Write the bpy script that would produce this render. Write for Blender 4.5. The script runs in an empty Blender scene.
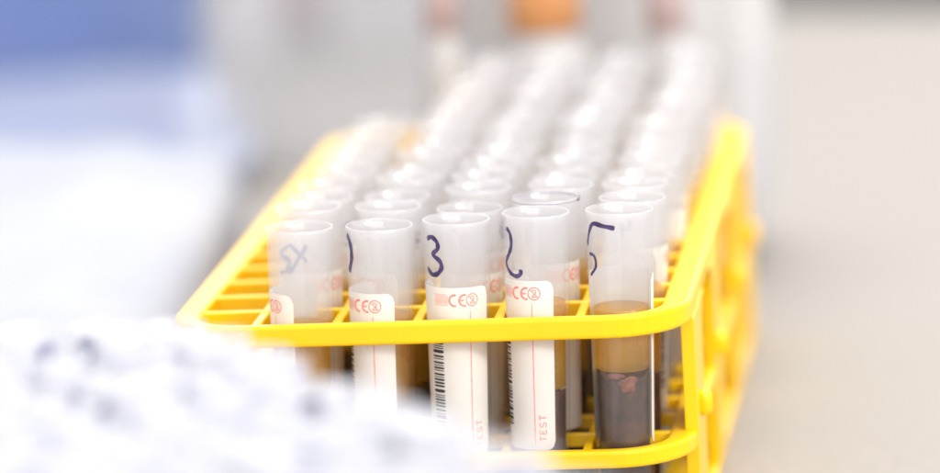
import bpy, math, random
from mathutils import Vector, Matrix, noise
random.seed(11)
S = 0.001                                  # the script thinks in millimetres
sc = bpy.context.scene
C = sc.collection

# ------------------------------------------------------------------ camera
FPX, W0 = 4278.125, 940.0
cam_d = bpy.data.cameras.new("camera")
cam = bpy.data.objects.new("camera", cam_d); C.objects.link(cam)
sc.camera = cam
cam_d.sensor_width = 36.0
cam_d.lens = 36.0 * FPX / W0
cam_d.clip_start = 0.02; cam_d.clip_end = 60
fw = Vector((-0.12469682, 0.9747309, -0.18533853))
rt = Vector((0.99169947, 0.11653858, -0.05432231))
up = Vector((0.03135054, 0.19057395, 0.98117211))
pos = Vector((132.3418, -1008.1946, 186.6352 + 87.0)) * S
cam.matrix_world = Matrix(((rt.x, up.x, -fw.x, pos.x), (rt.y, up.y, -fw.y, pos.y), (rt.z, up.z, -fw.z, pos.z), (0, 0, 0, 1)))
cam_d.dof.use_dof = True
cam_d.dof.focus_distance = 1.026
cam_d.dof.aperture_fstop = 5.1
cam_d.dof.aperture_blades = 0

# ------------------------------------------------------------------ light
w = bpy.data.worlds.new("World"); sc.world = w; w.use_nodes = True
w.node_tree.nodes["Background"].inputs[0].default_value = (0.96, 0.97, 1.0, 1)
w.node_tree.nodes["Background"].inputs[1].default_value = 0.8

def area(name, loc, target, size, power, col):
    l = bpy.data.lights.new(name, 'AREA'); l.shape = 'RECTANGLE'
    l.size, l.size_y = size; l.energy = power; l.color = col
    o = bpy.data.objects.new(name, l); C.objects.link(o)
    o.location = loc
    o.rotation_euler = (Vector(target) - Vector(loc)).to_track_quat('-Z', 'Y').to_euler()
    return o
area("ceiling_light", (0.3, 0.5, 1.9), (0, 0.1, 0), (1.6, 0.9), 40, (1, 0.985, 0.96))
area("glint_light", (1.15, -1.0, 0.80), (0.1, 0.1, 0), (0.6, 0.24), 12, (1, 0.97, 0.93))  # added unseen lamp at front right, placed to give the tube rims glints
area("fill_light", (0.9, -3.0, 1.35), (0, 0.1, 0.05), (2.8, 1.4), 22, (1.0, 0.985, 0.97))  # added soft fill from behind the camera, lifts tubes and lowers contrast
area("sheen_light", (-0.2, 3.4, 1.15), (0, 0.2, 0.05), (2.6, 1.0), 18, (0.97, 0.98, 1.0))  # added unseen lamp behind, gives flange and rims a pale sheen

sc.view_settings.view_transform = 'Standard'
sc.view_settings.look = 'None'
sc.view_settings.exposure = 0.56
sc.view_settings.gamma = 1.0
sc.cycles.max_bounces = 14
sc.cycles.transparent_max_bounces = 64
sc.cycles.diffuse_bounces = 5
sc.cycles.caustics_reflective = False
sc.cycles.use_denoising = True

# ------------------------------------------------------------------ materials
def mat(name):
    m = bpy.data.materials.new(name); m.use_nodes = True
    nt = m.node_tree
    for n in list(nt.nodes): nt.nodes.remove(n)
    out = nt.nodes.new("ShaderNodeOutputMaterial")
    return m, nt, out

def noise_col(nt, ca, cb, scale, detail=3, lo=0.35, hi=0.65):
    tc = nt.nodes.new("ShaderNodeTexCoord")
    n = nt.nodes.new("ShaderNodeTexNoise"); n.inputs["Scale"].default_value = scale; n.inputs["Detail"].default_value = detail
    r = nt.nodes.new("ShaderNodeValToRGB")
    r.color_ramp.elements[0].position = lo; r.color_ramp.elements[1].position = hi
    r.color_ramp.elements[0].color = (*ca, 1); r.color_ramp.elements[1].color = (*cb, 1)
    nt.links.new(tc.outputs["Object"], n.inputs["Vector"]); nt.links.new(n.outputs["Fac"], r.inputs["Fac"])
    return r.outputs["Color"], n

def solid(name, ca, cb=None, rough=0.5, scale=40, transl=0.0, bump=0.0, bscale=400, spec=0.5):
    m, nt, out = mat(name)
    p = nt.nodes.new("ShaderNodeBsdfPrincipled")
    p.inputs["Roughness"].default_value = rough
    p.inputs["Specular IOR Level"].default_value = spec
    col, _ = noise_col(nt, ca, cb or tuple(c * 0.93 for c in ca), scale)
    nt.links.new(col, p.inputs["Base Color"])
    if bump:
        tc = nt.nodes.new("ShaderNodeTexCoord")
        n = nt.nodes.new("ShaderNodeTexNoise"); n.inputs["Scale"].default_value = bscale; n.inputs["Detail"].default_value = 4
        b = nt.nodes.new("ShaderNodeBump"); b.inputs["Strength"].default_value = bump; b.inputs["Distance"].default_value = 0.0005
        nt.links.new(tc.outputs["Object"], n.inputs["Vector"]); nt.links.new(n.outputs["Fac"], b.inputs["Height"])
        nt.links.new(b.outputs["Normal"], p.inputs["Normal"])
    if transl:
        t = nt.nodes.new("ShaderNodeBsdfTranslucent"); nt.links.new(col, t.inputs["Color"])
        mx = nt.nodes.new("ShaderNodeMixShader"); mx.inputs[0].default_value = transl
        nt.links.new(p.outputs[0], mx.inputs[1]); nt.links.new(t.outputs[0], mx.inputs[2])
        nt.links.new(mx.outputs[0], out.inputs["Surface"])
    else:
        nt.links.new(p.outputs[0], out.inputs["Surface"])
    return m

def milky(name, col, fac, rough=0.12, gl=0.3, tint=(1, 1, 1), wet=None):
    """thin cloudy plastic: partly see-through, partly scattering, glossy at grazing angles"""
    m, nt, out = mat(name)
    N = nt.nodes.new
    tr = N("ShaderNodeBsdfTransparent"); tr.inputs[0].default_value = (*tint, 1)
    d = N("ShaderNodeBsdfDiffuse"); d.inputs[0].default_value = (*col, 1)
    tl = N("ShaderNodeBsdfTranslucent"); tl.inputs[0].default_value = (*col, 1)
    m1 = N("ShaderNodeMixShader"); m1.inputs[0].default_value = 0.5
    nt.links.new(d.outputs[0], m1.inputs[1]); nt.links.new(tl.outputs[0], m1.inputs[2])
    m2 = N("ShaderNodeMixShader")
    _, n = noise_col(nt, (0, 0, 0), (1, 1, 1), 110)
    mr = N("ShaderNodeMapRange"); mr.inputs["To Min"].default_value = fac * 0.82; mr.inputs["To Max"].default_value = fac * 1.18
    nt.links.new(n.outputs["Fac"], mr.inputs["Value"]); nt.links.new(mr.outputs[0], m2.inputs[0])
    if wet:                                # the wall is clearer where liquid wets it from inside
        tc = N("ShaderNodeTexCoord"); sp = N("ShaderNodeSeparateXYZ"); wr = N("ShaderNodeMapRange"); mu = N("ShaderNodeMath"); mu.operation = 'MULTIPLY'
        nt.links.new(tc.outputs["Object"], sp.inputs[0]); nt.links.new(sp.outputs["Z"], wr.inputs["Value"])
        wr.inputs["From Min"].default_value = (wet - 3) * S; wr.inputs["From Max"].default_value = (wet + 5) * S
        wr.inputs["To Min"].default_value = 0.13; wr.inputs["To Max"].default_value = 1.0
        nt.links.new(mr.outputs[0], mu.inputs[0]); nt.links.new(wr.outputs[0], mu.inputs[1]); 
        lp = N("ShaderNodeMapRange"); lp.inputs["From Min"].default_value = (H - 2.6) * S; lp.inputs["From Max"].default_value = (H - 0.8) * S
        lp.inputs["To Min"].default_value = 1.0; lp.inputs["To Max"].default_value = 1.5
        m4 = N("ShaderNodeMath"); m4.operation = 'MULTIPLY'
        nt.links.new(sp.outputs["Z"], lp.inputs["Value"]); nt.links.new(mu.outputs[0], m4.inputs[0]); nt.links.new(lp.outputs[0], m4.inputs[1])
        nt.links.new(m4.outputs[0], m2.inputs[0])      # edge-lit brightness of the lip put into its scatter
    nt.links.new(tr.outputs[0], m2.inputs[1]); nt.links.new(m1.outputs[0], m2.inputs[2])
    g = N("ShaderNodeBsdfGlossy"); g.inputs["Roughness"].default_value = rough
    lw = N("ShaderNodeLayerWeight"); lw.inputs["Blend"].default_value = 0.5
    pw = N("ShaderNodeMath"); pw.operation = 'POWER'; pw.inputs[1].default_value = 5.0
    nt.links.new(lw.outputs["Facing"], pw.inputs[0])
    mm = N("ShaderNodeMath"); mm.operation = 'MULTIPLY_ADD'; mm.inputs[1].default_value = gl * 2.0; mm.inputs[2].default_value = 0.045
    nt.links.new(pw.outputs[0], mm.inputs[0])
    m3 = N("ShaderNodeMixShader")
    nt.links.new(mm.outputs[0], m3.inputs[0]); nt.links.new(m2.outputs[0], m3.inputs[1]); nt.links.new(g.outputs[0], m3.inputs[2])
    nt.links.new(m3.outputs[0], out.inputs["Surface"])
    return m

M = {}
R = 8.0; H = 82.0                         # blood tube radius and length
M['table'] = solid("bench_laminate", (0.295, 0.270, 0.248), (0.272, 0.250, 0.230), rough=0.7, scale=220, bump=0.1, spec=0.08)
M['floor'] = solid("dark_floor", (0.07, 0.06, 0.045), (0.05, 0.042, 0.03), rough=0.6, scale=3)
M['yellow'] = solid("yellow_plastic", (0.96, 0.615, 0.0005), (0.95, 0.575, 0.0005), rough=0.32, scale=25, transl=0.14, bump=0.12, bscale=900)
M['tube'] = milky("cloudy_tube_plastic", (0.76, 0.755, 0.78), 0.19, gl=0.20, wet=58)
M['fogged'] = milky("fogged_tube_plastic", (0.78, 0.78, 0.82), 0.38, rough=0.3, gl=0.06)
M['clearfilm'] = milky("clear_film", (0.66, 0.65, 0.65), 0.36, gl=0.2)
M['serum'] = milky("yellow_serum", (0.80, 0.54, 0.05), 0.32, gl=0.05, tint=(0.98, 0.76, 0.12))
M['blood'] = solid("clotted_blood", (0.022, 0.009, 0.005), (0.07, 0.028, 0.015), rough=0.5, scale=260, bump=0.3)
M['clot'] = solid("clot_surface", (0.09, 0.02, 0.012), (0.24, 0.085, 0.05), rough=0.3, scale=330, bump=0.5)
M['paper'] = solid("label_paper", (0.84, 0.81, 0.77), (0.80, 0.77, 0.73), rough=0.7, scale=90, transl=0.25)
M['redink'] = solid("red_print", (0.74, 0.15, 0.13), (0.80, 0.28, 0.25), rough=0.6, scale=700)
M['palered'] = solid("pale_red_print", (0.80, 0.38, 0.33), (0.84, 0.55, 0.48), rough=0.6, scale=1500)
M['black'] = solid("black_print", (0.03, 0.025, 0.03), rough=0.6)
M['pen'] = solid("violet_marker", (0.035, 0.02, 0.085), (0.09, 0.06, 0.17), rough=0.4, scale=500)
M['greypen'] = solid("grey_marker", (0.22, 0.23, 0.34), (0.30, 0.31, 0.43), rough=0.5, scale=500)
M['whitecap'] = solid("white_cap_plastic", (0.52, 0.52, 0.56), (0.48, 0.48, 0.52), rough=0.6, scale=50, transl=0.2)
M['whiterack'] = solid("white_rack_plastic", (0.80, 0.80, 0.84), rough=0.45)
M['bluebox'] = solid("blue_plastic", (0.13, 0.19, 0.40), (0.17, 0.21, 0.38), rough=0.5, scale=9)
M['carton'] = solid("white_carton", (0.72, 0.70, 0.70), (0.64, 0.62, 0.63), rough=0.6, scale=20)
M['grey'] = solid("grey_plastic", (0.50, 0.50, 0.50), (0.45, 0.45, 0.45), rough=0.5, scale=12)
M['pink'] = solid("pink_paper", (0.80, 0.42, 0.52), (0.78, 0.55, 0.60), rough=0.6, scale=30)
M['orange'] = solid("orange_plastic", (0.70, 0.27, 0.12), (0.68, 0.36, 0.16), rough=0.4, scale=60)
M['mauve'] = solid("mauve_plastic", (0.58, 0.46, 0.49), (0.54, 0.42, 0.44), rough=0.5, scale=60)
M['bottle'] = solid("white_bottle_plastic", (0.60, 0.585, 0.58), (0.56, 0.545, 0.545), rough=0.35, scale=30, transl=0.2)
M['pack'] = solid("white_film", (0.43, 0.43, 0.455), (0.37, 0.38, 0.43), rough=0.5, scale=14, transl=0.2, bump=0.6, bscale=45, spec=0.2)
M['bluepack'] = solid("pale_blue_film", (0.46, 0.48, 0.56), (0.36, 0.39, 0.52), rough=0.25, scale=18, transl=0.2, bump=0.7, bscale=50)
M['bag'] = solid("clear_bag_film", (0.72, 0.71, 0.70), (0.64, 0.635, 0.65), rough=0.45, scale=16, transl=0.3, bump=0.6, bscale=60)

# ------------------------------------------------------------------ mesh helpers
class MB:
    def __init__(s): s.v = []; s.f = []
    def add(s, vs, fs):
        b = len(s.v); s.v += [tuple(v) for v in vs]; s.f += [tuple(i + b for i in f) for f in fs]
    def box(s, x0, x1, y0, y1, z0, z1):
        s.add([(x0, y0, z0), (x1, y0, z0), (x1, y1, z0), (x0, y1, z0), (x0, y0, z1), (x1, y0, z1), (x1, y1, z1), (x0, y1, z1)],
              [(0, 3, 2, 1), (4, 5, 6, 7), (0, 1, 5, 4), (1, 2, 6, 5), (2, 3, 7, 6), (3, 0, 4, 7)])
    def lathe(s, prof, n=40, cap0=False, cap1=False, wob=None):
        vs = []
        for (r, z) in prof:
            for k in range(n):
                a = 2 * math.pi * k / n
                dz = wob(a) if wob else 0
                vs.append((r * math.sin(a), -r * math.cos(a), z + dz))
        fs = []
        for i in range(len(prof) - 1):
            for k in range(n):
                k2 = (k + 1) % n
                fs.append((i * n + k, i * n + k2, (i + 1) * n + k2, (i + 1) * n + k))
        if cap0: fs.append(tuple(range(n - 1, -1, -1)))
        if cap1: fs.append(tuple((len(prof) - 1) * n + k for k in range(n)))
        s.add(vs, fs)
    def ring(s, outer, inner, z0, z1):
        n = len(outer)
        vs = [(x, y, z0) for x, y in outer] + [(x, y, z1) for x, y in outer] + [(x, y, z0) for x, y in inner] + [(x, y, z1) for x, y in inner]
        fs = []
        for k in range(n):
            j = (k + 1) % n
            fs += [(k, j, n + j, n + k), (n + k, n + j, 3 * n + j, 3 * n + k), (3 * n + k, 3 * n + j, 2 * n + j, 2 * n + k), (2 * n + k, 2 * n + j, j, k)]
        s.add(vs, fs)
    def prism_x(s, poly, x0, x1):
        n = len(poly)
        vs = [(x0, y, z) for y, z in poly] + [(x1, y, z) for y, z in poly]
        fs = [tuple(range(n - 1, -1, -1)), tuple(range(n, 2 * n))] + [(k, (k + 1) % n, n + (k + 1) % n, n + k) for k in range(n)]
        s.add(vs, fs)
    def mesh(s, name, material, smooth=False):
        me = bpy.data.meshes.new(name)
        me.from_pydata([(x * S, y * S, z * S) for x, y, z in s.v], [], s.f)
        me.materials.append(material)
        if smooth: me.polygons.foreach_set("use_smooth", [True] * len(me.polygons))
        me.update()
        return me
    def build(s, name, material, parent=None, smooth=False, bevel=0, bseg=2):
        return link(name, s.mesh(name, material, smooth), parent, bevel, bseg)

def link(name, me, parent=None, bevel=0, bseg=2):
    o = bpy.data.objects.new(name, me); C.objects.link(o)
    if parent: o.parent = parent
    if bevel:
        b = o.modifiers.new("bevel", 'BEVEL'); b.width = bevel * S; b.segments = bseg; b.limit_method = 'ANGLE'; b.angle_limit = math.radians(40)
        b.harden_normals = False
    return o

def thing(name, label, cat, loc=(0, 0, 0), rot=(0, 0, 0), group=None):
    o = bpy.data.objects.new(name, None); C.objects.link(o)
    o.empty_display_size = 0.01
    o.location = [c * S for c in loc]; o.rotation_euler = rot
    o['label'] = label; o['category'] = cat
    if group: o['group'] = group
    return o

def tag(o, label, cat, group=None):
    o['label'] = label; o['category'] = cat
    if group: o['group'] = group
    return o

def rrect(x0, x1, y0, y1, r, n=8):
    pts = []
    for cx, cy, a0 in ((x1 - r, y0 + r, -90), (x1 - r, y1 - r, 0), (x0 + r, y1 - r, 90), (x0 + r, y0 + r, 180)):
        for k in range(n + 1):
            a = math.radians(a0 + 90 * k / n)
            pts.append((cx + r * math.cos(a), cy + r * math.sin(a)))
    return pts

def smooth_line(pts, sub=6):
    if len(pts) < 3:
        (a, b), (c, d) = pts
        return [(a + (c - a) * t / sub, b + (d - b) * t / sub) for t in range(sub + 1)]
    out = []
    P = [pts[0]] + list(pts) + [pts[-1]]
    for i in range(1, len(P) - 2):
        for k in range(sub):
            t = k / sub; q = []
            for c in (0, 1):
                p0, p1, p2, p3 = P[i - 1][c], P[i][c], P[i + 1][c], P[i + 2][c]
                q.append(0.5 * (2 * p1 + (p2 - p0) * t + (2 * p0 - 5 * p1 + 4 * p2 - p3) * t * t + (3 * p1 - p0 - 3 * p2 + p3) * t ** 3))
            out.append(tuple(q))
    out.append(pts[-1])
    return out

def ribbon(mb, pts, wd, R, curve=True, wob=0.0):
    """pts are (arc length, height) on a cylinder of radius R; arc 0 is the -Y side"""
    L = smooth_line(pts) if curve else [p for i in range(len(pts) - 1) for p in smooth_line(pts[i:i + 2])[:-1]] + [pts[-1]]
    vs = []; n = len(L)
    for i, (u, z) in enumerate(L):
        a = L[max(i - 1, 0)]; b = L[min(i + 1, n - 1)]
        dx, dz = b[0] - a[0], b[1] - a[1]; m = math.hypot(dx, dz) or 1
        h = wd / 2 * (1 + wob * math.sin(i * 0.9)) * (0.65 if i in (0, n - 1) else 1)
        for s_ in (-1, 1):
            uu = u - s_ * dz / m * h; zz = z + s_ * dx / m * h
            vs.append((R * math.sin(uu / R), -R * math.cos(uu / R), zz))
    mb.add(vs, [(2 * i, 2 * i + 2, 2 * i + 3, 2 * i + 1) for i in range(n - 1)])

# ------------------------------------------------------------------ setting
t = MB()
back = [(-1100, 1340), (900, 690)]
front = [(900, -1500), (-1100, -1500)]
poly = [front[1], front[0], back[1], back[0]]
t.add([(x, y, -30) for x, y in poly] + [(x, y, 0) for x, y in poly], [(3, 2, 1, 0), (4, 5, 6, 7)] + [(k, (k + 1) % 4, 4 + (k + 1) % 4, 4 + k) for k in range(4)])
o = t.build("bench_top", M['table'], bevel=2); o['kind'] = 'structure'
t = MB(); t.add([(-9000, -9000, -760), (9000, -9000, -760), (9000, 14000, -760), (-9000, 14000, -760)], [(0, 1, 2, 3)])
o = t.build("floor", M['floor']); o['kind'] = 'structure'

# ------------------------------------------------------------------ yellow rack
PX, PY, NR = 19.784, 18.645, 15
XL, XR, YF, YB = -71.5, 55.6, -12.0, 273.0
rack = thing("test_tube_rack", "bright yellow openwork plastic rack holding the rows of blood tubes", "tube rack")
def tier(name, z0, z1, zt, bw):
    g = MB()
    g.ring(rrect(XL, XR, YF, YB, 20), rrect(XL + 6.6, XR - 6.8, YF + 3.4, YB - 3.4, 12), z0, z1)
    ring_o = g.build(name, M['yellow'], rack, bevel=0.9, bseg=3)
    g = MB()
    for i in range(-2, 3):
        x = (i - 0.5) * PX
        g.box(x - bw / 2, x + bw / 2, YF + 2, YB - 2, z0 + 0.5, z1 - 0.55)
    g.build("long_bars", M['yellow'], ring_o, bevel=0.5)
    g = MB()
    for k in range(NR - 1):
        y = (k + 0.5) * PY
        g.box(XL + 5, XR - 5, y - bw / 2, y + bw / 2, z0 + 0.7, z1 - 0.3)
    g.build("cross_bars", M['yellow'], ring_o, bevel=0.5)
    return ring_o
tier("top_tier", 58.2, 63.6, 0, 2.3)
tier("middle_tier", 26.2, 30.6, 0, 2.1)
g = MB()
n_ = 9
o_ = rrect(XL, XR, YF, YB, 19)
g.add([(x, y, 0.3) for x, y in o_] + [(x, y, 4.6) for x, y in o_], [tuple(range(len(o_) - 1, -1, -1)), tuple(range(len(o_), 2 * len(o_)))] + [(k, (k + 1) % len(o_), len(o_) + (k + 1) % len(o_), len(o_) + k) for k in range(len(o_))])
g.build("base_plate", M['yellow'], rack, bevel=0.8)
spans = [(8, 34), (80, 102), (164, 186), (232, 253)]
for side in (1, -1):
    x0, x1 = (XR - 2.9, XR + 0.35) if side > 0 else (XL - 0.35, XL + 2.9)
    for (a, b) in spans:
        F = 11.0; pl = [(a, 4.3)]
        zt, zb = 58.5, 58.5 - F
        first, last = a < 20, b > 240
        if first: pl += [(a, zt)]
        else: pl += [(a, zb)] + [(a - F + F * math.cos(q), zb + F * math.sin(q)) for q in [math.radians(15 * k) for k in range(1, 7)]]
        if last: pl += [(b, zt)]
        else: pl += [(b + F - F * math.cos(q), zb + F * math.sin(q)) for q in [math.radians(15 * k) for k in range(6, 0, -1)]] + [(b, zb)]
        pl += [(b, 4.3)]
        g = MB(); g.prism_x(pl[::-1], x0, x1)
        p_ = g.build("post", M['yellow'], rack, bevel=0.5)
        g = MB()
        kx = x1 if side > 0 else x0
        g.lathe([(0.05, 1.9), (1.2, 1.7), (1.9, 1.0), (2.1, 0), (2.1, -3), (1.6, -4.2), (0.05, -4.6)], 16)
        g.v = [(kx + side * 0.8 + x, b - 14 + y, 36 + z) for x, y, z in g.v]
        g.build("knob", M['yellow'], p_, smooth=True)

# ------------------------------------------------------------------ blood tubes
R = 8.0; H = 82.0
def taper(me):
    """the moulded tube narrows towards its foot"""
    for v in me.vertices:
        z = v.co.z / S; f = 1 - 0.115 * max(0.0, min(1.25, (H - 4 - z) / (H - 25)))
        v.co.x *= f; v.co.y *= f
    me.update(); return me

def tube_wall_mesh(r, h, wall=1.0):
    m = MB(); prof = []
    for k in range(0, 7):
        a = math.radians(15 * k); prof.append((max(0.15, r * math.sin(a)), r - r * math.cos(a)))
    for z in (20, 45, h - 3.2, h - 1.6): prof.append((r, z))
    prof += [(r + 0.28, h - 1.1), (r + 0.38, h - 0.6), (r + 0.2, h - 0.15), (r, h), (r - 0.2, h - 0.15), (r - 0.45, h - 0.7), (r - wall + 0.15, h - 2.0), (r - wall, h - 3.2)]
    for z in (h - 6, 45, 20): prof.append((r - wall, z))
    ri = r - wall
    for k in range(6, -1, -1):
        a = math.radians(15 * k); prof.append((max(0.15, ri * math.sin(a)), r - ri * math.cos(a)))
    m.lathe(prof, 48)
    return taper(m.mesh("tube_wall", M['tube'], True))
TW = tube_wall_mesh(R, H)

def liquid_mesh(kind, z0, z1, tilt=0.0, ph=0.0):
    m = MB(); ri = R - 1.12
    wob = None
    prof = []
    if z0 <= 1.2:
        for k in range(0, 7):
            a = math.radians(15 * k); prof.append((max(0.1, ri * math.sin(a)), R - ri * math.cos(a)))
    else: prof += [(0.1, z0), (ri, z0)]
    prof += [(ri, z1 - 1.2), (ri, z1), (ri - 0.6, z1 - 0.5), (ri - 2.0, z1 - 0.9), (0.1, z1 - 1.0)]
    m.lathe(prof, 36)
    if tilt:
        nv = []
        for x, y, z in m.v:
            if z > z1 - 1.5: z += tilt * math.sin(math.atan2(x, -y) * 2 + ph) * math.hypot(x, y) / ri + tilt * 0.5 * math.sin(math.atan2(x, -y) * 5 + ph * 3) * math.hypot(x, y) / ri
            nv.append((x, y, z))
        m.v = nv
    return taper(m.mesh(kind, M['blood'] if kind == 'blood' else M['serum'], True))

def arcq(cx, cz, r, a0, a1, n=10):
    return [(cx + r * math.cos(math.radians(a0 + (a1 - a0) * k / n)), cz + r * math.sin(math.radians(a0 + (a1 - a0) * k / n))) for k in range(n + 1)]

ZTOP, ZBOT = 66.4, 24.5                    # label top and bottom above the tube's foot
def paper_mesh():
    m = MB(); Rl = R + 0.07
    n, k_ = 56, 10; L = 27.0; r = 2.2
    vs = []
    for i in range(n + 1):
        u = -L * i / n
        cut = 0
        for e in (-u, L + u):
            if e < r: cut = max(cut, r - math.sqrt(max(0, r * r - (r - e) ** 2)))
        for k in range(k_ + 1):
            z = ZBOT + cut + (ZTOP - ZBOT - 2 * cut) * k / k_
            vs.append((Rl * math.sin(u / R), -Rl * math.cos(u / R), z))
    fs = [(i * (k_ + 1) + k + 1, i * (k_ + 1) + k, (i + 1) * (k_ + 1) + k, (i + 1) * (k_ + 1) + k + 1) for i in range(n) for k in range(k_)]
    m.add(vs, fs)
    return taper(m.mesh("paper_label", M['paper'], True))
PAPER = paper_mesh()

def print_mesh():
    m = MB(); q = R + 0.12; c = -5.0; zc = ZTOP - 3.1
    ribbon(m, [(-5.6, ZTOP - 5.6), (-5.6, ZBOT + 1.5)], 0.22, q, False)                     # fill line
    ribbon(m, arcq(c, zc, 1.5, 0, 360, 28), 0.26, q)                                        # circle
    ribbon(m, [(c - 0.55, zc + 0.55), (c - 0.2, zc + 0.9), (c + 0.35, zc + 0.75), (c + 0.4, zc + 0.2), (c - 0.5, zc - 0.8), (c + 0.6, zc - 0.8)], 0.24, q)
    ribbon(m, [(c - 1.0, zc + 1.0), (c + 1.0, zc - 1.0)], 0.24, q, False)
    for cx in (-10.2, -7.7):                                                                # C and E of the mark
        ribbon(m, arcq(cx + 0.7, zc, 1.35, 75, 285, 16), 0.5, q)
    ribbon(m, [(-8.35, zc), (-7.1, zc)], 0.42, q, False)
    # TEST, reading upwards
    def tw(pts): return [(-2.6 - b, ZBOT + 2.2 + a) for a, b in pts]                        # a along the tube, b across
    def put(pts): ribbon(m, tw(pts), 0.26, q, False)
    for k, ch in enumerate("TEST"):
        o = k * 1.75; h = 1.7
        if ch == 'T': put([(o, h), (o + 1.3, h)]); put([(o + 0.65, h), (o + 0.65, 0)])
        if ch == 'E': put([(o + 0.1, 0), (o + 0.1, h)]); put([(o, h), (o + 1.2, h)]); put([(o, h / 2), (o + 1.0, h / 2)]); put([(o, 0), (o + 1.2, 0)])
        if ch == 'S': ribbon(m, tw([(o + 1.2, h - 0.2), (o + 0.6, h), (o + 0.1, h - 0.35), (o + 0.4, h / 2), (o + 1.1, h / 2 - 0.2), (o + 1.1, 0.2), (o + 0.5, 0), (o, 0.2)]), 0.26, q)
    return taper(m.mesh("print", M['redink'], False))
PRINT = print_mesh()
def box_mesh():
    m = MB(); q = R + 0.11
    zc = ZTOP - 3.0
    for k in range(9): ribbon(m, [(-14.9 + k * 0.42, zc - 1.1), (-14.6 + k * 0.42, zc + 1.1)], 0.27, q, False)
    ribbon(m, [(-15.1, zc + 1.3), (-11.2, zc + 1.3)], 0.2, q, False); ribbon(m, [(-15.1, zc - 1.3), (-11.2, zc - 1.3)], 0.2, q, False)
    return taper(m.mesh("stamp", M['palered']))
STAMP = box_mesh()
def barcode_mesh():
    m = MB(); q = R + 0.13; z = ZTOP - 12.0; rr = random.Random(4)
    while z > ZBOT + 6:
        h = rr.choice([0.25, 0.25, 0.5, 0.8]); z -= h / 2
        ribbon(m, [(-16.5, z), (-12.9, z)], h, q, False)
        z -= h / 2 + rr.choice([0.28, 0.3, 0.55])
    return taper(m.mesh("barcode", M['black']))
BARCODE = barcode_mesh()

DIG = {1: [[(0, 3), (1.4, 5), (1.4, -1)]], 2: [[(0, 4), (1.2, 5.2), (2.6, 4.2), (1.6, 2), (0, 0), (3, 0.1)]],
       3: [[(0, 5), (1.7, 5.4), (2.4, 4), (1, 2.9), (2.6, 1.8), (2.0, 0.2), (0, 0.4)]], 4: [[(0.5, 5), (0, 2.4), (2.8, 2.4)], [(2, 4.5), (2, -0.4)]],
       5: [[(3, 5), (0.6, 5), (0.2, 3)], [(0.2, 3), (2.2, 3), (2.2, 0.7), (0.2, 0)]], 6: [[(2.2, 5), (0.5, 3), (0.3, 0.8), (1.8, 0), (2.3, 1.6), (0.6, 2.2)]],
       7: [[(0, 5), (2.8, 5), (1.2, 0)]], 8: [[(1.5, 2.8), (0.3, 4.2), (1.5, 5.2), (2.5, 4.2), (1.4, 2.8), (0.3, 1.2), (1.4, 0), (2.5, 1.2), (1.5, 2.8)]]}
DMESH = {}
for k, ss in DIG.items():
    m = MB()
    for s_ in ss: ribbon(m, [(u - 1.5, H - 12 + z) for u, z in s_], 0.75, R + 0.1, wob=0.15)
    DMESH[k] = taper(m.mesh("handwriting", M['pen']))

def face(x, y): return math.atan2(132.3 - x * 1.0, y + 1008.2)
CM = {}
R = 8.0; H = 82.0                         # blood tube radius and length
def make_tube(col, row, label, blood=40, serum=62, lab=None, digit=None, digit_a=0, dz=0.0, dx=0.0, strokes=None, back_strokes=None, pen=None, lean=None, extra=None):
    """lab / digit_a: angle (radians, from the side that faces the camera) of the paper's right edge and of the pen mark"""
    x, y = (col - 2) * PX, row * PY
    fa = face(x, y)
    k = 0.012 + 0.001 * row
    la, lb = lean or (0.028 + random.uniform(-k, k), random.uniform(-k, k))
    r = Matrix.Rotation(la, 3, 'Y') @ Matrix.Rotation(lb, 3, 'X') @ Matrix.Rotation(fa, 3, 'Z')
    bx = x + dx - la * 42; by = y + lb * 42
    root = thing("blood_tube", label, "test tube", (bx, by, 4.75 + dz), r.to_euler(), "open blood tubes standing in the yellow rack")
    link("tube_wall", TW, root)
    kb = round(blood / 2) * 2; ks = round(serum / 2) * 2
    if kb:
        if ('b', kb) not in CM: CM[('b', kb)] = liquid_mesh('blood', 1, kb, 0.8, kb)
        link("clotted_blood", CM[('b', kb)], root)
    if ks:
        if ('s', kb, ks) not in CM: CM[('s', kb, ks)] = liquid_mesh('serum', kb + 0.9, ks)
        link("serum", CM[('s', kb, ks)], root)
    if lab is not None:
        p = link("paper_label", PAPER, root); p.rotation_euler.z = lab
        for nm, me in (("print", PRINT), ("stamp", STAMP), ("barcode", BARCODE)): link(nm, me, p)
    if digit:
        d = link("handwriting", DMESH[digit], root); d.rotation_euler.z = digit_a
    for grp, isb in ((strokes, False), (back_strokes, True)):
        if not grp: continue
        m = MB()
        for s_ in grp:
            pts = []
            for px, py in s_[1:]:
                sn = max(-0.995, min(0.995, px / 33.0)); a = math.asin(sn); z = H - py / 4.065 + (1 - math.cos(a)) * R * 0.19
                if isb: a = math.pi - a; z -= 3.1
                pts.append((a * (R + 0.1), z))
            ribbon(m, pts, s_[0], R + 0.1, wob=0.12)
        link("handwriting", taper(m.mesh("handwriting", pen or M['pen'])), root)
    if extra: extra(root)
    return root

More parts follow.
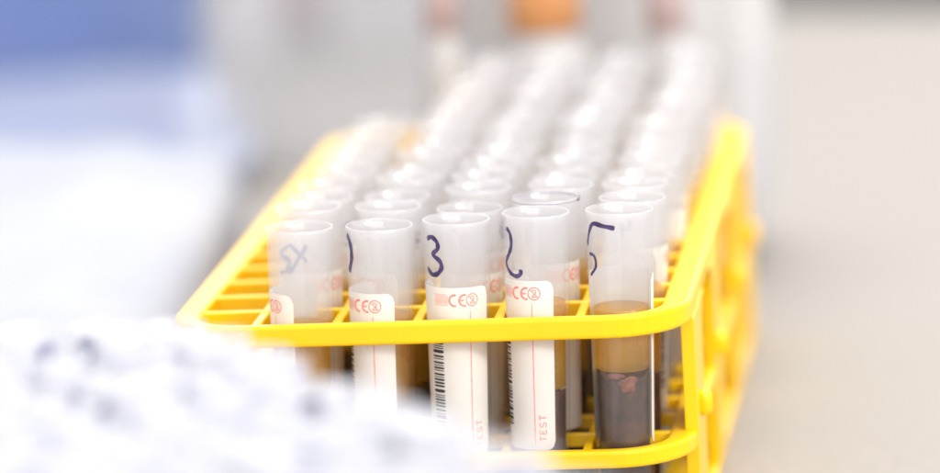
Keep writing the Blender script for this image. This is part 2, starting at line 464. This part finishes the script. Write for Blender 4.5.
def clot(root):
    m = MB()
    for (u, z, a, b) in ((0.6, 37.4, 1.5, 1.2), (2.4, 39.2, 2.4, 1.1), (-2.4, 40.3, 3.0, 0.8), (2.6, 37.6, 1.2, 1.4), (-0.2, 38.6, 1.5, 1.0)):
        n = 14; vs = []
        for i in range(7):
            ph = math.pi * i / 6
            for k in range(n):
                th = 2 * math.pi * k / n
                rr = 1 + 0.22 * noise.noise(Vector((u + math.cos(th) * 2, z + math.sin(th) * 2, i * 0.7)))
                du = a * math.sin(ph) * math.cos(th) * rr; dzz = b * math.sin(ph) * math.sin(th) * rr
                q = R - 1.15 + 0.14 * math.cos(ph); aa = (u + du) / R
                vs.append((q * math.sin(aa), -q * math.cos(aa), z + 1.6 + dzz))
        m.add(vs, [(i * n + k, i * n + (k + 1) % n, (i + 1) * n + (k + 1) % n, (i + 1) * n + k) for i in range(6) for k in range(n)])
    link("clot", taper(m.mesh("clot", M['clot'], True)), root)

def sticker(root):
    m = MB(); n = 12; vs = []
    for i in range(n + 1):
        u = -8.5 + 7 * i / n
        for z in (H - 7.5, H - 2.5): vs.append(((R + 0.12) * math.sin(u / R), -(R + 0.12) * math.cos(u / R), z))
    m.add(vs, [(2 * i, 2 * i + 2, 2 * i + 3, 2 * i + 1) for i in range(n)])
    m.build("sticker", M['orange'], root)

def ink_ring(root):
    m = MB(); n = 60; rr = R + 0.42
    for a0, a1, wd in ((-2.9, -1.5, 0.35), (-1.5, 1.3, 0.12), (1.2, 1.75, 0.8), (1.75, 3.3, 0.35)):
        vs = []
        for k in range(13):
            a = a0 + (a1 - a0) * k / 12
            for z in (H - 0.6 - wd / 2, H - 0.6 + wd / 2): vs.append((rr * math.sin(a), -rr * math.cos(a), z))
        m.add(vs, [(2 * k, 2 * k + 2, 2 * k + 3, 2 * k + 1) for k in range(12)])
    m.build("ink_ring", M['pen'], root)

# the five in front, left to right
make_tube(0, 0, "front-row tube with a faint grey scrawl, beside the empty holes at the rack's left", blood=40, serum=58, lab=-0.28, dz=-0.9, dx=0.2, lean=(0.028, 0),
          back_strokes=[(1.0, (-8, 12), (-16, 16), (-19, 22), (-11, 28), (-14, 38), (-21, 40)), (1.0, (-9, 13), (7, 30)), (1.0, (7, 13), (-4, 30), (-12, 42))], pen=M['greypen'])
make_tube(1, 0, "front-row tube with a dark curved pen stroke on its left edge and CE label", blood=38, serum=60, lab=0.40, dz=-1.1, dx=0.0, lean=(0.028, 0.003),
          strokes=[(1.5, (-32.0, 12), (-29.8, 16), (-28.2, 25), (-28.8, 36), (-31.0, 48))])
make_tube(2, 0, "front-row tube marked 3 in dark pen, with barcode and stamped CE label", blood=40, serum=60, lab=1.05, dz=-0.2, dx=-0.9, lean=(0.028, 0),
          strokes=[(1.15, (-29, 20), (-25, 16), (-20, 19), (-19.3, 26), (-24, 33), (-18, 37.5), (-16, 44), (-20, 51), (-25.5, 53.5), (-29.5, 49))])
make_tube(3, 0, "front-row tube marked 2 in dark pen, its paper label reading TEST", blood=38, serum=60, lab=0.50, dz=0.9, dx=-1.3, lean=(0.028, 0),
          strokes=[(1.05, (-29, 16), (-25.8, 20), (-24.9, 31), (-27.1, 40), (-29.6, 47), (-30.3, 53), (-27.1, 59), (-21.7, 61), (-16.9, 58), (-16.5, 53))])
make_tube(4, 0, "front-row tube marked 5 in violet pen, dark blood below the bar, no label in front", blood=42.0, serum=58, lab=-1.75, dz=1.0, dx=-0.7, lean=(0.024, 0),
          strokes=[(1.1, (-5, 14), (-16, 13), (-26, 13.5), (-30, 24), (-32, 39)), (0.8, (-30.5, 46), (-26.5, 45), (-24.5, 51), (-25.5, 58), (-30, 67))], extra=clot)

ordn = ["", "second", "third", "fourth", "fifth", "sixth", "seventh", "eighth", "ninth", "tenth", "eleventh", "twelfth", "thirteenth", "fourteenth", "fifteenth"]
cname = ["leftmost filled column", "second filled column from left", "middle of the five columns", "second column from right", "rightmost column"]
rr = random.Random(5)
for row in range(1, NR):
    for col in range(5):
        if col == 0 and row > 8: continue
        b = rr.choice([34, 38, 40, 42]); s_ = rr.choice([56, 58, 60, 62])
        lab = rr.uniform(-1.2, 1.9) if rr.random() < 0.8 else rr.uniform(2.5, 4)
        dg = rr.choice([1, 2, 3, 4, 5, 6, 7, 8, None]); da = rr.choice([-1, 1]) * rr.uniform(0.9, 3.0)
        lb_ = "cloudy open tube, %s from the front, %s" % (ordn[row], cname[col])
        ex = None
        if (col, row) == (3, 1): ex = ink_ring; lb_ = "open tube with a dark inked ring round its rim, just behind the tube marked 2"
        if (col, row) == (1, 12): ex = sticker; lb_ = "blurred open tube with a small orange-brown sticker near the rack's far end"
        if (col, row) == (1, 2): dg, da = 1, -1.25
        if (col, row) in ((2, 12),): dg, da = 8, -0.2
        if (col, row) in ((4, 11),): dg, da = 3, 0.3
        make_tube(col, row, lb_, b, s_, lab, dg, da, dz=rr.uniform(-1.2, 1.2), dx=rr.uniform(-1, 1) * (0.7 + 0.06 * row), extra=ex)

# ------------------------------------------------------------------ blurred rack of fogged tubes close to the lens
d1 = Vector((0.541, -0.841)); d2 = Vector((-0.841, -0.541)); P0 = Vector((-49, -94))
ang = math.atan2(d1.y, d1.x)
fr = thing("white_rack", "blurred white rack packed with fogged tubes, nearest the camera at lower left", "tube rack", (P0.x, P0.y, 0), (0, 0, ang))
PT = 16.4; NI, NJ = 15, 8
Lx, Ly = NI * PT, NJ * PT
# local x runs along d1, local y to the other side of d2 (d2 = local -y)
g = MB(); g.ring(rrect(-2, Lx + 2, -Ly - 2, 2, 5), rrect(2, Lx - 2, -Ly + 2, -2, 3), 0.3, 67); g.build("rack_wall", M['whiterack'], fr, bevel=0.8)
g = MB(); g.box(-1, Lx + 1, -Ly - 1, 1, 1, 5); g.build("rack_floor", M['whiterack'], fr)
g = MB()
for i in range(0, NI + 1): g.box(i * PT - 1.1, i * PT + 1.1, -Ly - 0.4, 0.4, 68, 73)
for j in range(0, NJ + 1): g.box(-0.6, Lx + 0.6, -j * PT - 1.1, -j * PT + 1.1, 67.7, 73.3)
for i in range(0, NI + 1):
    for j in range(0, NJ + 1):
        q = [(i * PT + 3.6 * math.cos(a), -j * PT + 3.6 * math.sin(a)) for a in (0, math.pi / 2, math.pi, 1.5 * math.pi)]
        g.add([(x, y, 67.4) for x, y in q] + [(x, y, 73.6) for x, y in q], [(3, 2, 1, 0), (4, 5, 6, 7)] + [(k, (k + 1) % 4, 4 + (k + 1) % 4, 4 + k) for k in range(4)])
g.build("rack_grid", M['whiterack'], fr)
FW = tube_wall_mesh(7.4, 81); FW.materials[0] = M['fogged']
m = MB(); vs = []; n = 28
for i in range(n + 1):
    u = -15.5 + 31 * i / n
    for z in (22, 63): vs.append((7.5 * math.sin(u / 7.4), -7.5 * math.cos(u / 7.4), z))
m.add(vs, [(2 * i, 2 * i + 2, 2 * i + 3, 2 * i + 1) for i in range(n)])
FP = taper(m.mesh("paper_label", M['paper'], True))
m = MB(); m.lathe([(6.2, 68), (7.6, 68), (8.2, 68.4), (8.2, 70), (6.3, 70.2), (6.3, 79.9), (5.6, 80.4), (0.2, 80.0)], 24)
FC = m.mesh("stopper", M['whitecap'], True)
def cap_mark(kind):
    m = MB()
    if kind == 0: ribbon(m, [(-3, 71), (-1, 78), (2, 77), (0, 72.5), (3, 71.5)], 1.9, 7.55)
    if kind == 1: ribbon(m, [(-2.5, 78), (2, 78.4), (0.5, 72)], 1.3, 7.55)
    if kind == 2: ribbon(m, [(-1.4, 76), (0, 78.2), (1.4, 76.4), (0, 74.4), (-1.2, 76)], 3.0, 7.55)
    return m
MARK = [cap_mark(k).mesh("ink_mark", [M['greypen'], M['greypen'], M['pen']][k]) for k in range(3)]
rr = random.Random(8)
fcam = Vector((132.3, -1008.2, 273.6))
def project(p):
    d = Vector(p) - fcam; z = d.dot(fw)
    return 470 + FPX * d.dot(rt) / z, 236.5 - FPX * d.dot(up) / z
for i in range(NI):
    for j in range(NJ):
        u = (i + 0.5) * PT; v = (j + 0.5) * PT
        p = P0 + d1 * u + d2 * v
        sx, sy = project((p.x, p.y, 85))
        if sx < -90 or sx > 1000 or sy > 545: continue
        mk = rr.choice([None, None, None, 0, 1])
        if (i, j) in ((4, 1), (3, 2), (2, 2), (0, 2), (7, 1)): mk = 0
        dark = (i, j) in ((0, 0), (5, 0))
        if dark: mk = 2
        stop = rr.random() < 0.12 and not dark
        side = "on the edge facing the yellow rack" if j == 0 else "inside the white rack"
        if dark: lab_ = "blurred fogged tube with a dark violet dot, %s" % ("by the yellow rack's left front corner" if i == 0 else "below the yellow front bar")
        else: lab_ = "blurred fogged tube %s, %s%s" % (side, "grey pen mark" if mk is not None else "no pen mark", ", white stopper" if stop else "")
        root = thing("fogged_tube", lab_, "test tube", (p.x + rr.uniform(-.6, .6), p.y + rr.uniform(-.6, .6), 5.2 + rr.uniform(-2.0, 2.5)), (rr.uniform(-.03, .03), rr.uniform(-.03, .03), face(p.x, p.y)),
                     "blurred fogged tubes in the foreground rack")
        link("tube_wall", FW, root)
        pp = link("paper_label", FP, root); pp.rotation_euler.z = rr.uniform(-2, 2)
        if stop: link("stopper", FC, root)
        if mk is not None:
            k_ = link("ink_mark", MARK[mk], root); k_.rotation_euler.z = 0.1 if dark else rr.uniform(-0.9, 0.9)

# ------------------------------------------------------------------ soft packs and boxes on the bench behind
def pillow(name, label, cat, cx, cy, sx, sy, h, rot, material, seed, ridges=5, amp=0.05, e=0.45, group=None):
    m = MB(); nu, nv = 72, 36; rs = seed * 7.3
    vs = []
    for i in range(nv + 1):
        ph = -math.pi / 2 + math.pi * i / nv
        for k in range(nu):
            th = 2 * math.pi * k / nu
            sg = lambda q, p_: math.copysign(abs(q) ** p_, q)
            x = sg(math.cos(ph), e) * sg(math.cos(th), e); y = sg(math.cos(ph), e) * sg(math.sin(th), e); z = sg(math.sin(ph), e * 1.3)
            f = 1 + amp * noise.noise(Vector((x * 2.2, y * 2.2, z * 2 + rs))) + amp * 0.6 * math.sin(ridges * math.pi * (x + 0.12 * y) + 2 * noise.noise(Vector((x, y, rs))))
            zz = z * f
            vs.append((x * f * sx / 2, y * f * sy / 2, max(0.3, (zz + 1) * h / 2)))
    m.add(vs, [(i * nu + k, i * nu + (k + 1) % nu, (i + 1) * nu + (k + 1) % nu, (i + 1) * nu + k) for i in range(nv) for k in range(nu)])
    o = m.build(name, material, smooth=True)
    o.location = (cx * S, cy * S, 0); o.rotation_euler.z = rot
    tag(o, label, cat, group)
    return o
pillow("plastic_pack", "blurred white film-wrapped pack on the bench left of the yellow rack", "plastic pack", -196, 225, 190, 390, 48, 0.10, M['pack'], 1, 5, 0.035)
pillow("plastic_pack", "blurred pale blue glossy pack lying in front of the blue crate", "plastic pack", -258, 600, 190, 330, 18, 0.17, M['bluepack'], 2, 9, 0.09)

# blue crate
bx = thing("storage_crate", "blurred deep blue plastic crate at the top left, behind the pale blue pack", "crate", (-209, 815, 0), (0, 0, 0.8))
g = MB(); g.ring(rrect(-420, 0, 0, 200, 12), rrect(-414, -6, 6, 194, 9), 0.4, 150); g.build("crate_wall", M['bluebox'], bx, bevel=1.5)
g = MB(); g.box(-416, -4, 4, 196, 2, 6); g.build("crate_floor", M['bluebox'], bx)
g = MB(); g.ring(rrect(-424, 4, -4, 204, 14), rrect(-413.5, -6.5, 6.5, 193.5, 8), 150.2, 158); g.build("rim", M['bluebox'], bx, bevel=1.5)

def carton(label, loc, rz, sx, sy, h, material, flap=True):
    r = thing("carton", label, "box", loc, (0, 0, rz))
    g = MB(); g.box(-sx / 2, sx / 2, -sy / 2, sy / 2, 0.4, h); g.build("box_body", material, r, bevel=1.2)
    g = MB(); g.box(-sx / 2 - 0.8, sx / 2 + 0.8, -sy / 2 - 0.8, sy / 2 + 0.8, h - 14, h + 1.2); g.build("lid", material, r, bevel=1.0)
    return r
carton("blurred narrow white carton standing right beside the blue crate", (-203, 880, 0), 0.1, 22, 60, 150, M['carton'])
carton("blurred light grey box at the top, left of the clear bag", (-146, 905, 0), 0.1, 46, 80, 130, M['grey'])
pillow("paper_packet", "blurred small pink packet at the top between white carton and grey box", "packet", -196, 985, 34, 40, 52, 0.2, M['pink'], 3, 3)

o = pillow("plastic_bag", "tall blurred see-through bag standing between the blue crate and the yellow rack", "plastic bag", -118, 590, 100, 50, 170, 0.1, M['clearfilm'], 9, 5, 0.04, e=0.35)
# bag and bottles right behind the yellow rack
pillow("plastic_bag", "large blurred clear-white plastic bag standing behind the yellow rack", "plastic bag", 2, 385, 110, 90, 210, 0.05, M['bag'], 5, 7, 0.035, e=0.3)
def bottle(label, x, y, r, zc, material):
    b = thing("bottle", label, "bottle", (x, y, 0), (0, 0, 0), "bottles behind the tubes")
    g = MB(); g.lathe([(0.2, 0.4), (r * 1.15, 0.4), (r * 1.25, 3), (r * 1.25, zc - 14), (r * 1.05, zc - 6), (r * 0.85, zc - 3), (r * 0.85, zc + 12), (0.2, zc + 12)], 32); g.build("bottle_body", M['bottle'], b, smooth=True)
    g = MB(); g.lathe([(r * 0.9, zc), (r, zc), (r, zc + 22), (r * 0.93, zc + 24), (0.2, zc + 24)], 32); g.build("cap", material, b, smooth=True)
bottle("white bottle with a bright orange cap behind the middle tubes", -9, 312, 11.5, 88, M['orange'])
bottle("white bottle with a grey-pink cap, left of the orange-capped one", -42, 315, 6, 88, M['mauve'])
bottle("slim bottle with a brownish-pink cap, right of the orange-capped one", 29, 312, 6.5, 86, M['mauve'])
